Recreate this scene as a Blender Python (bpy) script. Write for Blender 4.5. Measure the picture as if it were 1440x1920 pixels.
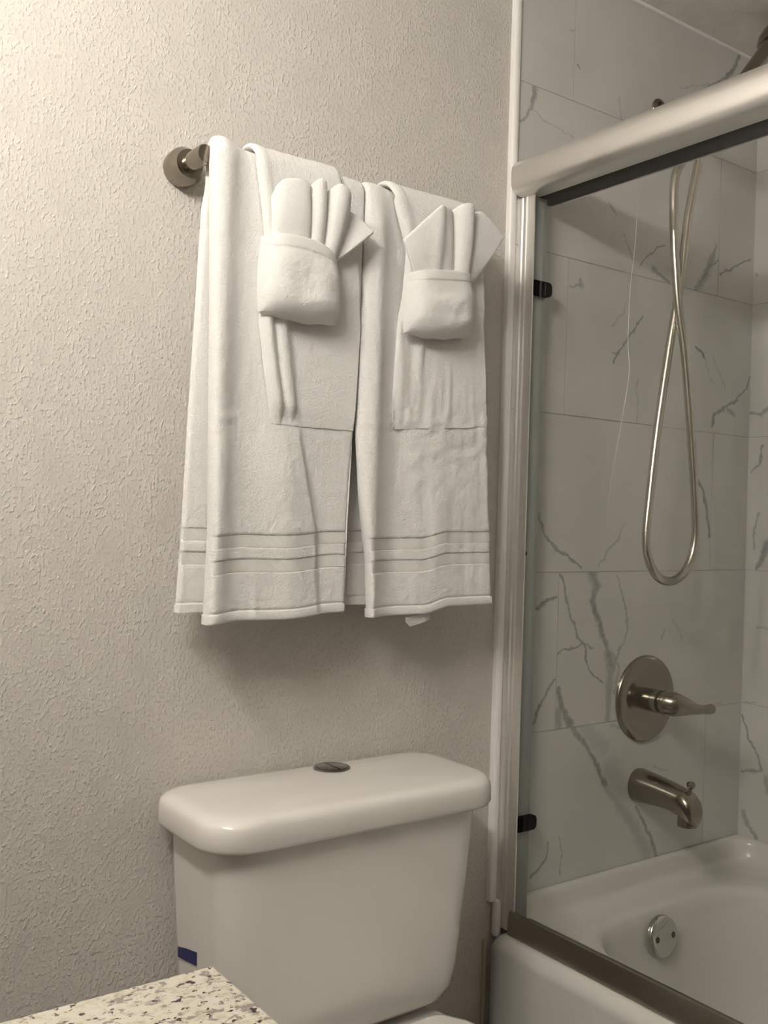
import bpy, bmesh, math, random
from mathutils import Vector, Matrix, noise
random.seed(7)
for o in list(bpy.data.objects):
    bpy.data.objects.remove(o, do_unlink=True)
scene = bpy.context.scene
COL = scene.collection

# ------------------------------------------------------------------ camera
# world: x to the right along the towel wall, y towards that wall (wall at y = 0), z up, metres
F, YAW, PITCH, ROLL = 1835.92, 0.628259, 0.004616, 0.030126
CAM = Vector((-2.0008, -1.3334, 1.15755))
fw = Vector((math.sin(YAW)*math.cos(PITCH), math.cos(YAW)*math.cos(PITCH), math.sin(PITCH)))
rt = Vector((math.cos(YAW), -math.sin(YAW), 0.0))
up = rt.cross(fw)
r2 = math.cos(ROLL)*rt + math.sin(ROLL)*up
u2 = -math.sin(ROLL)*rt + math.cos(ROLL)*up
cd = bpy.data.cameras.new('camera')
cd.sensor_fit = 'VERTICAL'; cd.sensor_height = 24.0; cd.lens = 24.0*F/1920.0
cd.clip_start = 0.01
cam = bpy.data.objects.new('camera', cd); COL.objects.link(cam)
cam.matrix_world = Matrix(((r2.x, u2.x, -fw.x, CAM.x), (r2.y, u2.y, -fw.y, CAM.y), (r2.z, u2.z, -fw.z, CAM.z), (0, 0, 0, 1)))
scene.camera = cam

# ------------------------------------------------------------------ world, exposure
w = bpy.data.worlds.new('world'); scene.world = w; w.use_nodes = True
w.node_tree.nodes['Background'].inputs[0].default_value = (0.9, 0.85, 0.78, 1)
w.node_tree.nodes['Background'].inputs[1].default_value = 0.02
scene.view_settings.view_transform = 'Standard'
scene.view_settings.look = 'None'
scene.view_settings.gamma = 1.0
scene.view_settings.use_curve_mapping = False
scene.view_settings.exposure = 0.0
LAMP_STRENGTH = 196.0           # emission of the three vanity bulbs
LAMP_COLOR = (1.0, 0.955, 0.885, 1)

# ------------------------------------------------------------------ material helpers
def new_mat(name):
    m = bpy.data.materials.new(name); m.use_nodes = True
    nt = m.node_tree
    return m, nt, nt.nodes['Principled BSDF']
def N(nt, typ, **kw):
    n = nt.nodes.new(typ)
    for k, v in kw.items(): setattr(n, k, v)
    return n
def setv(n, **kw):
    for k, v in kw.items(): n.inputs[k.replace('_', ' ')].default_value = v
def simple(name, col, rough=.5, metal=0.0, noise_amt=0.0, scale=30.0, **extra):
    m, nt, b = new_mat(name)
    b.inputs['Roughness'].default_value = rough; b.inputs['Metallic'].default_value = metal
    tc = N(nt, 'ShaderNodeTexCoord'); nz = N(nt, 'ShaderNodeTexNoise')
    nz.inputs['Scale'].default_value = scale; nz.inputs['Detail'].default_value = 3
    nt.links.new(tc.outputs['Object'], nz.inputs['Vector'])
    mx = N(nt, 'ShaderNodeMix', data_type='RGBA')
    mx.inputs[6].default_value = tuple(c*(1-noise_amt) for c in col)+(1,)
    mx.inputs[7].default_value = tuple(min(1, c*(1+noise_amt)) for c in col)+(1,)
    nt.links.new(nz.outputs['Fac'], mx.inputs[0]); nt.links.new(mx.outputs[2], b.inputs['Base Color'])
    for k, v in extra.items(): b.inputs[k.replace('_', ' ')].default_value = v
    return m
def ramp(nt, fac, stops):
    r = N(nt, 'ShaderNodeValToRGB'); e = r.color_ramp.elements
    while len(e) < len(stops): e.new(0.5)
    for el, (p, c) in zip(e, stops): el.position = p; el.color = c if len(c) == 4 else tuple(c)+(1,)
    nt.links.new(fac, r.inputs[0]); return r

# orange-peel / knock-down painted plaster
def plaster(name, col, strength=.5, dist=.0026):
    m, nt, b = new_mat(name)
    b.inputs['Roughness'].default_value = .8; b.inputs['Specular IOR Level'].default_value = .15
    g = N(nt, 'ShaderNodeNewGeometry')
    mp = N(nt, 'ShaderNodeMapping'); mp.inputs['Scale'].default_value = (1, 1, .72)
    nt.links.new(g.outputs['Position'], mp.inputs['Vector'])
    n1 = N(nt, 'ShaderNodeTexNoise'); setv(n1, Scale=225.0, Detail=1.6, Roughness=.5, Distortion=.1)
    n2 = N(nt, 'ShaderNodeTexNoise'); setv(n2, Scale=26.0, Detail=3.0, Roughness=.55)
    n3 = N(nt, 'ShaderNodeTexNoise'); setv(n3, Scale=420.0, Detail=2.0)
    for n in (n1, n2, n3): nt.links.new(mp.outputs[0], n.inputs['Vector'])
    r1 = ramp(nt, n1.outputs['Fac'], [(.47, (0, 0, 0)), (.76, (1, 1, 1))]); r1.color_ramp.interpolation = 'EASE'
    r2_ = ramp(nt, n2.outputs['Fac'], [(.36, (.5, .5, .5)), (.62, (1, 1, 1))])     # patches with more and fewer blobs
    m0 = N(nt, 'ShaderNodeMath', operation='MULTIPLY'); nt.links.new(r1.outputs[0], m0.inputs[0]); nt.links.new(r2_.outputs[0], m0.inputs[1])
    m1 = N(nt, 'ShaderNodeMath', operation='MULTIPLY_ADD'); nt.links.new(n2.outputs['Fac'], m1.inputs[0]); m1.inputs[1].default_value = .5
    nt.links.new(m0.outputs[0], m1.inputs[2])
    m2 = N(nt, 'ShaderNodeMath', operation='MULTIPLY_ADD'); nt.links.new(n3.outputs['Fac'], m2.inputs[0]); m2.inputs[1].default_value = .12
    nt.links.new(m1.outputs[0], m2.inputs[2])
    bp = N(nt, 'ShaderNodeBump'); setv(bp, Strength=strength, Distance=dist)
    nt.links.new(m2.outputs[0], bp.inputs['Height']); nt.links.new(bp.outputs[0], b.inputs['Normal'])
    rc = ramp(nt, n2.outputs['Fac'], [(.3, tuple(c*.96 for c in col)), (.7, tuple(c*1.03 for c in col))])
    nt.links.new(rc.outputs[0], b.inputs['Base Color'])
    return m
def terry(name, col, scale=420.0, strength=.7):
    m, nt, b = new_mat(name)
    b.inputs['Roughness'].default_value = .95; b.inputs['Specular IOR Level'].default_value = .1
    b.inputs['Sheen Weight'].default_value = .25; b.inputs['Sheen Roughness'].default_value = .6
    g = N(nt, 'ShaderNodeTexCoord')
    n1 = N(nt, 'ShaderNodeTexNoise'); setv(n1, Scale=scale, Detail=3.0, Roughness=.7)
    n2 = N(nt, 'ShaderNodeTexNoise'); setv(n2, Scale=60.0, Detail=3.0)
    nt.links.new(g.outputs['Object'], n1.inputs['Vector']); nt.links.new(g.outputs['Object'], n2.inputs['Vector'])
    a = N(nt, 'ShaderNodeMath', operation='MULTIPLY_ADD'); nt.links.new(n2.outputs['Fac'], a.inputs[0]); a.inputs[1].default_value = 1.2
    nt.links.new(n1.outputs['Fac'], a.inputs[2])
    bp = N(nt, 'ShaderNodeBump'); setv(bp, Strength=strength, Distance=.003)
    nt.links.new(a.outputs[0], bp.inputs['Height']); nt.links.new(bp.outputs[0], b.inputs['Normal'])
    rc = ramp(nt, n1.outputs['Fac'], [(.35, tuple(c*.94 for c in col)), (.65, col)])
    nt.links.new(rc.outputs[0], b.inputs['Base Color'])
    return m
def woven(name, col):
    m, nt, b = new_mat(name)
    b.inputs['Roughness'].default_value = .8; b.inputs['Specular IOR Level'].default_value = .15
    g = N(nt, 'ShaderNodeTexCoord')
    wv = N(nt, 'ShaderNodeTexWave', bands_direction='DIAGONAL'); setv(wv, Scale=230.0, Distortion=.6, Detail=1.0)
    nt.links.new(g.outputs['Object'], wv.inputs['Vector'])
    bp = N(nt, 'ShaderNodeBump'); setv(bp, Strength=.5, Distance=.001)
    nt.links.new(wv.outputs['Fac'], bp.inputs['Height']); nt.links.new(bp.outputs[0], b.inputs['Normal'])
    rc = ramp(nt, wv.outputs['Fac'], [(.2, tuple(c*.92 for c in col)), (.8, col)])
    nt.links.new(rc.outputs[0], b.inputs['Base Color'])
    return m
def brushed(name, col, rough=.28, axis_scale=(400, 400, 6), strength=.01):
    m, nt, b = new_mat(name)
    b.inputs['Metallic'].default_value = 1.0
    g = N(nt, 'ShaderNodeTexCoord'); mp = N(nt, 'ShaderNodeMapping'); mp.inputs['Scale'].default_value = axis_scale
    nt.links.new(g.outputs['Object'], mp.inputs['Vector'])
    n1 = N(nt, 'ShaderNodeTexNoise'); setv(n1, Scale=1.0, Detail=3.0); nt.links.new(mp.outputs[0], n1.inputs['Vector'])
    rc = ramp(nt, n1.outputs['Fac'], [(.3, tuple(c*.97 for c in col)), (.7, col)]); nt.links.new(rc.outputs[0], b.inputs['Base Color'])
    rr = N(nt, 'ShaderNodeMapRange'); rr.inputs['To Min'].default_value = rough*.97; rr.inputs['To Max'].default_value = rough*1.03
    nt.links.new(n1.outputs['Fac'], rr.inputs[0]); nt.links.new(rr.outputs[0], b.inputs['Roughness'])
    bp = N(nt, 'ShaderNodeBump'); setv(bp, Strength=strength, Distance=.001)
    nt.links.new(n1.outputs['Fac'], bp.inputs['Height']); nt.links.new(bp.outputs[0], b.inputs['Normal'])
    return m
def granite():
    m, nt, b = new_mat('granite')
    b.inputs['Roughness'].default_value = .18
    g = N(nt, 'ShaderNodeTexCoord')
    mp = N(nt, 'ShaderNodeMapping'); mp.inputs['Scale'].default_value = (.8, 1.0, 1.0); mp.inputs['Rotation'].default_value = (0, 0, math.radians(20))
    nt.links.new(g.outputs['Object'], mp.inputs['Vector'])
    base = N(nt, 'ShaderNodeTexNoise'); setv(base, Scale=120.0, Detail=5.0, Roughness=.7)
    grey = N(nt, 'ShaderNodeTexNoise'); setv(grey, Scale=150.0, Detail=4.0, Roughness=.6, Distortion=.2)
    dark = N(nt, 'ShaderNodeTexNoise'); setv(dark, Scale=165.0, Detail=3.0, Roughness=.55, Distortion=.2)
    for n in (base, grey, dark): nt.links.new(mp.outputs[0], n.inputs['Vector'])
    off = N(nt, 'ShaderNodeVectorMath', operation='ADD'); off.inputs[1].default_value = (7.3, 2.1, 5.5)
    nt.links.new(mp.outputs[0], off.inputs[0]); nt.links.new(off.outputs[0], dark.inputs['Vector'])
    c0 = ramp(nt, base.outputs['Fac'], [(.32, (.46, .42, .33)), (.5, (.64, .60, .50)), (.66, (.66, .63, .60))])
    k1 = ramp(nt, grey.outputs['Fac'], [(.555, (0, 0, 0)), (.61, (1, 1, 1))])
    k2 = ramp(nt, dark.outputs['Fac'], [(.605, (0, 0, 0)), (.64, (1, 1, 1))])
    m1 = N(nt, 'ShaderNodeMix', data_type='RGBA'); nt.links.new(k1.outputs[0], m1.inputs[0]); nt.links.new(c0.outputs[0], m1.inputs[6]); m1.inputs[7].default_value = (.30, .265, .25, 1)
    m2 = N(nt, 'ShaderNodeMix', data_type='RGBA'); nt.links.new(k2.outputs[0], m2.inputs[0]); nt.links.new(m1.outputs[2], m2.inputs[6]); m2.inputs[7].default_value = (.035, .022, .022, 1)
    nt.links.new(m2.outputs[2], b.inputs['Base Color'])
    return m
def pane_glass(name, tint):
    # clear architectural glass: tinted transmission without bending plus a Fresnel mirror coat
    m = bpy.data.materials.new(name); m.use_nodes = True; nt = m.node_tree; nt.nodes.clear()
    out = N(nt, 'ShaderNodeOutputMaterial'); mix = N(nt, 'ShaderNodeMixShader')
    tr = N(nt, 'ShaderNodeBsdfTransparent'); tr.inputs[0].default_value = tint+(1,)
    gl = N(nt, 'ShaderNodeBsdfGlossy'); gl.inputs['Roughness'].default_value = .02
    lw = N(nt, 'ShaderNodeLayerWeight'); lw.inputs[0].default_value = .5
    pw = N(nt, 'ShaderNodeMath', operation='POWER'); nt.links.new(lw.outputs['Facing'], pw.inputs[0]); pw.inputs[1].default_value = 5.0
    fr = N(nt, 'ShaderNodeMath', operation='MULTIPLY_ADD'); nt.links.new(pw.outputs[0], fr.inputs[0]); fr.inputs[1].default_value = .9; fr.inputs[2].default_value = .025
    nt.links.new(fr.outputs[0], mix.inputs[0]); nt.links.new(tr.outputs[0], mix.inputs[1]); nt.links.new(gl.outputs[0], mix.inputs[2])
    nt.links.new(mix.outputs[0], out.inputs[0])
    return m
def marble(name, veins, flat):
    """white porcelain tile printed with grey veins; veins are polylines on the tile face (metres)"""
    m, nt, b = new_mat(name)
    b.inputs['Roughness'].default_value = .22
    g = N(nt, 'ShaderNodeNewGeometry')
    fl = N(nt, 'ShaderNodeVectorMath', operation='MULTIPLY'); fl.inputs[1].default_value = flat
    nt.links.new(g.outputs['Position'], fl.inputs[0])
    nz = N(nt, 'ShaderNodeTexNoise'); setv(nz, Scale=38.0, Detail=4.0, Roughness=.65); nt.links.new(fl.outputs[0], nz.inputs['Vector'])
    sb = N(nt, 'ShaderNodeVectorMath', operation='SUBTRACT'); nt.links.new(nz.outputs['Color'], sb.inputs[0]); sb.inputs[1].default_value = (.5, .5, .5)
    ms = N(nt, 'ShaderNodeVectorMath', operation='MULTIPLY'); nt.links.new(sb.outputs[0], ms.inputs[0]); ms.inputs[1].default_value = tuple(.026*c for c in flat)
    ad = N(nt, 'ShaderNodeVectorMath', operation='ADD'); nt.links.new(fl.outputs[0], ad.inputs[0]); nt.links.new(ms.outputs[0], ad.inputs[1])
    P = ad.outputs[0]
    acc = None
    for pts, w0, w1, dk in veins:
        n = len(pts)-1
        for i in range(n):
            a, c = pts[i], pts[i+1]
            A = Vector((a[0], 0, a[1])) if flat[1] == 0 else Vector((0, a[0], a[1]))
            Bv = Vector((c[0], 0, c[1])) if flat[1] == 0 else Vector((0, c[0], c[1]))
            d = Bv-A; L2 = max(d.length_squared, 1e-8)
            s = N(nt, 'ShaderNodeVectorMath', operation='SUBTRACT'); nt.links.new(P, s.inputs[0]); s.inputs[1].default_value = A
            dt = N(nt, 'ShaderNodeVectorMath', operation='DOT_PRODUCT'); nt.links.new(s.outputs[0], dt.inputs[0]); dt.inputs[1].default_value = d/L2
            cl = N(nt, 'ShaderNodeClamp'); nt.links.new(dt.outputs['Value'], cl.inputs[0])
            sc = N(nt, 'ShaderNodeVectorMath', operation='SCALE'); sc.inputs[0].default_value = d; nt.links.new(cl.outputs[0], sc.inputs['Scale'])
            ds = N(nt, 'ShaderNodeVectorMath', operation='DISTANCE'); nt.links.new(s.outputs[0], ds.inputs[0]); nt.links.new(sc.outputs[0], ds.inputs[1])
            wa = w0+(w1-w0)*i/n; wb = w0+(w1-w0)*(i+1)/n
            wd = N(nt, 'ShaderNodeMath', operation='MULTIPLY_ADD'); nt.links.new(cl.outputs[0], wd.inputs[0]); wd.inputs[1].default_value = (wb-wa)*.5; wd.inputs[2].default_value = wa*.5+.0006
            mr = N(nt, 'ShaderNodeMapRange', interpolation_type='SMOOTHSTEP')
            nt.links.new(ds.outputs['Value'], mr.inputs[0])
            w3 = N(nt, 'ShaderNodeMath', operation='MULTIPLY'); nt.links.new(wd.outputs[0], w3.inputs[0]); w3.inputs[1].default_value = .35; nt.links.new(w3.outputs[0], mr.inputs[1])
            w2 = N(nt, 'ShaderNodeMath', operation='MULTIPLY'); nt.links.new(wd.outputs[0], w2.inputs[0]); w2.inputs[1].default_value = 1.75
            nt.links.new(w2.outputs[0], mr.inputs[2]); mr.inputs[3].default_value = dk; mr.inputs[4].default_value = 0
            if acc is None: acc = mr.outputs[0]
            else:
                mx = N(nt, 'ShaderNodeMath', operation='MAXIMUM'); nt.links.new(acc, mx.inputs[0]); nt.links.new(mr.outputs[0], mx.inputs[1]); acc = mx.outputs[0]
    n2 = N(nt, 'ShaderNodeTexNoise'); setv(n2, Scale=5.0, Detail=3.0, Roughness=.5); nt.links.new(fl.outputs[0], n2.inputs['Vector'])
    body = ramp(nt, n2.outputs['Fac'], [(.3, (.565, .555, .535)), (.62, (.625, .615, .595))])
    n3 = N(nt, 'ShaderNodeTexNoise'); setv(n3, Scale=70.0, Detail=4.0, Roughness=.7); nt.links.new(fl.outputs[0], n3.inputs['Vector'])
    vc = ramp(nt, n3.outputs['Fac'], [(.35, (.12, .13, .135)), (.65, (.26, .275, .275))])
    if acc is None: nt.links.new(body.outputs[0], b.inputs['Base Color'])
    else:
        mx = N(nt, 'ShaderNodeMix', data_type='RGBA'); nt.links.new(acc, mx.inputs[0]); nt.links.new(body.outputs[0], mx.inputs[6]); nt.links.new(vc.outputs[0], mx.inputs[7])
        nt.links.new(mx.outputs[2], b.inputs['Base Color'])
    return m

M = {}
M['wall'] = plaster('wall_paint', (.62, .59, .548))
M['ceiling'] = plaster('ceiling_paint', (.80, .77, .72), .35)
M['terry'] = terry('white_terry', (.90, .89, .87))
M['terry_fine'] = terry('white_terry_fine', (.90, .89, .87), 520.0, .6)
M['woven'] = woven('white_woven_band', (.86, .85, .83))
M['porcelain'] = simple('porcelain', (.79, .765, .73), .16, noise_amt=.01, Coat_Weight=.3, Coat_Roughness=.05)
M['tub'] = simple('tub_acrylic', (.66, .65, .615), .2, noise_amt=.01)
M['nickel'] = brushed('brushed_nickel', (.31, .278, .232), .18, (60, 60, 60))
M['hose'] = brushed('hose_steel', (.62, .58, .52), .25, (60, 60, 60))
M['alu'] = brushed('brushed_aluminium', (.90, .885, .86), .40, (500, 8, 500))
M['track'] = brushed('track_aluminium', (.42, .39, .34), .34, (500, 8, 500))
M['chrome'] = brushed('chrome', (.60, .59, .57), .12, (40, 40, 40), .01)
M['button'] = brushed('button_chrome', (.30, .29, .27), .12, (40, 40, 40), .01)
M['black'] = simple('black_rubber', (.002, .002, .002), .7, Specular_IOR_Level=.1)
M['dark'] = simple('dark_channel_shade', (.004, .0035, .003), .6, Specular_IOR_Level=.2)
M['trim'] = simple('white_trim', (.86, .84, .82), .3, noise_amt=.02)
M['jamb_in'] = simple('jamb_inner', (.30, .32, .30), .35, noise_amt=.02)
M['caulk'] = simple('caulk', (.46, .40, .30), .5, noise_amt=.05)
M['grout'] = simple('grout', (.42, .405, .38), .9, noise_amt=.1)
M['granite'] = granite()
M['blue'] = simple('blue_tape', (.006, .009, .11), .45)
M['wood'] = simple('cabinet_paint', (.34, .26, .19), .5, noise_amt=.15, scale=12)
M['floor'] = simple('floor_vinyl', (.13, .10, .075), .45, noise_amt=.12, scale=14)
M['plastic'] = simple('clear_plastic', (.86, .85, .83), .12, noise_amt=.08, scale=160, Alpha=.35)
M['glass'] = pane_glass('door_glass', (.985, .99, .983))
M['pale_mark'] = simple('pale_line_mat', (.45, .445, .43), .6)
M['screw'] = simple('screw_dark', (.10, .085, .07), .4, .8)
bm_, nt_, b_ = new_mat('bulb'); b_.inputs['Base Color'].default_value = (.9, .9, .9, 1)
b_.inputs['Emission Color'].default_value = LAMP_COLOR; b_.inputs['Emission Strength'].default_value = LAMP_STRENGTH
M['bulb'] = bm_

# ------------------------------------------------------------------ object helpers
def link(name, me, mat, parent=None, smooth=True, angle=None):
    o = bpy.data.objects.new(name, me); COL.objects.link(o)
    if mat is not None: me.materials.append(mat)
    if parent is not None: o.parent = parent
    if smooth:
        for p in me.polygons: p.use_smooth = True
        if angle is not None:
            me.set_sharp_from_angle(angle=math.radians(angle))
    return o
def from_bm(name, bm, mat, parent=None, smooth=True, angle=40):
    bmesh.ops.recalc_face_normals(bm, faces=bm.faces[:])
    me = bpy.data.meshes.new(name); bm.to_mesh(me); bm.free()
    return link(name, me, mat, parent, smooth, angle)
def tag(o, label, cat, group=None, kind=None):
    o['label'] = label; o['category'] = cat
    if group: o['group'] = group
    if kind: o['kind'] = kind
    return o
def empty(name, label, cat, loc=(0, 0, 0), group=None):
    o = bpy.data.objects.new(name, None); COL.objects.link(o); o.location = loc; o.empty_display_size = .05
    bpy.context.view_layer.update()
    return tag(o, label, cat, group)
def keep(o, parent):
    """parent while keeping world placement (parents carry only a translation)"""
    o.parent = parent; o.matrix_parent_inverse = Matrix.Translation(-parent.location); return o
def box(bm, x0, x1, y0, y1, z0, z1, bev=0.0, seg=2):
    r = bmesh.ops.create_cube(bm, size=1.0)
    vs = r['verts']
    bmesh.ops.scale(bm, verts=vs, vec=(abs(x1-x0), abs(y1-y0), abs(z1-z0)))
    bmesh.ops.translate(bm, verts=vs, vec=((x0+x1)/2, (y0+y1)/2, (z0+z1)/2))
    if bev > 0:
        es = list({e for v in vs for e in v.link_edges})
        bmesh.ops.bevel(bm, geom=es, offset=bev, segments=seg, profile=.5, affect='EDGES')
def boxobj(name, b, mat, parent=None, bev=0.0, seg=2):
    bm = bmesh.new(); box(bm, *b, bev=bev, seg=seg); return from_bm(name, bm, mat, parent, bev > 0, 40)
def rings_mesh(rings, cap0=True, cap1=True, closed=True):
    """rings: list of equally long lists of points"""
    n = len(rings[0]); vs = [tuple(p) for r in rings for p in r]; fs = []
    for i in range(len(rings)-1):
        for j in range(n if closed else n-1):
            k = (j+1) % n
            fs.append((i*n+j, i*n+k, (i+1)*n+k, (i+1)*n+j))
    if cap0: fs.append(tuple(range(n-1, -1, -1)))
    if cap1: fs.append(tuple(range((len(rings)-1)*n, len(rings)*n)))
    me = bpy.data.meshes.new('m'); me.from_pydata(vs, [], fs); me.validate(); me.update()
    bm = bmesh.new(); bm.from_mesh(me); bpy.data.meshes.remove(me)
    return bm
def lathe(profile, origin, axis, n=40, cap=True):
    """profile: (radius, distance along axis)"""
    a = Vector(axis).normalized(); t = Vector((0, 0, 1)) if abs(a.z) < .9 else Vector((1, 0, 0))
    u = a.cross(t).normalized(); v = a.cross(u); o = Vector(origin)
    rings = [[o+a*d+(u*math.cos(2*math.pi*k/n)+v*math.sin(2*math.pi*k/n))*max(r, 1e-5) for k in range(n)] for r, d in profile]
    bm = rings_mesh(rings, cap, cap); bmesh.ops.remove_doubles(bm, verts=bm.verts[:], dist=2e-5); return bm
def catmull(pts, per=12):
    P = [Vector(p) for p in pts]; P = [2*P[0]-P[1]]+P+[2*P[-1]-P[-2]]; out = []
    for i in range(1, len(P)-2):
        for k in range(per):
            t = k/per; a, b, c, d = P[i-1:i+3]
            out.append(.5*((2*b)+(c-a)*t+(2*a-5*b+4*c-d)*t*t+(3*b-a-3*c+d)*t**3))
    out.append(P[-2]); return out
def resample(path, step):
    L = [0.0]
    for a, b in zip(path, path[1:]): L.append(L[-1]+(b-a).length)
    n = max(2, int(L[-1]/step)); out = []; j = 0
    for i in range(n+1):
        s = L[-1]*i/n
        while j < len(L)-2 and L[j+1] < s: j += 1
        t = (s-L[j])/max(L[j+1]-L[j], 1e-9); out.append(path[j].lerp(path[j+1], min(max(t, 0), 1)))
    return out
def tube(path, rad, n=14, squash=1.0):
    """rad: number or function of (index, count)"""
    rings = []; m = len(path); ref = Vector((0, 0, 1)); prev = None
    for i, p in enumerate(path):
        t = (path[min(i+1, m-1)]-path[max(i-1, 0)]).normalized()
        if prev is None:
            u = t.cross(ref if abs(t.z) < .9 else Vector((0, 1, 0))).normalized()
        else:
            u = (prev-t*prev.dot(t)).normalized()
        prev = u; v = t.cross(u); r = rad(i, m) if callable(rad) else rad
        rings.append([p+(u*math.cos(2*math.pi*k/n)+v*math.sin(2*math.pi*k/n)*squash)*r for k in range(n)])
    return rings_mesh(rings)
def interp(tab, x):
    """piecewise linear table sorted by first value"""
    if x <= tab[0][0]: return tab[0][1]
    for (a, va), (b, vb) in zip(tab, tab[1:]):
        if x <= b: return va+(vb-va)*(x-a)/(b-a)
    return tab[-1][1]
def sstep(a, b, x):
    t = min(max((x-a)/(b-a), 0), 1); return t*t*(3-2*t)
def rrect(cx, cy, hx, hy, r, n=8):
    """rounded rectangle outline, counter-clockwise, r may be 4 radii (++ -+ -- +-)"""
    R = r if isinstance(r, (tuple, list)) else (r,)*4; out = []
    for q, (sx, sy) in enumerate(((1, 1), (-1, 1), (-1, -1), (1, -1))):
        for k in range(n+1):
            a = math.pi/2*(q+k/n); rr = R[q]
            out.append((cx+sx*(hx-rr)+rr*math.cos(a), cy+sy*(hy-rr)+rr*math.sin(a)))
    return out

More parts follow.
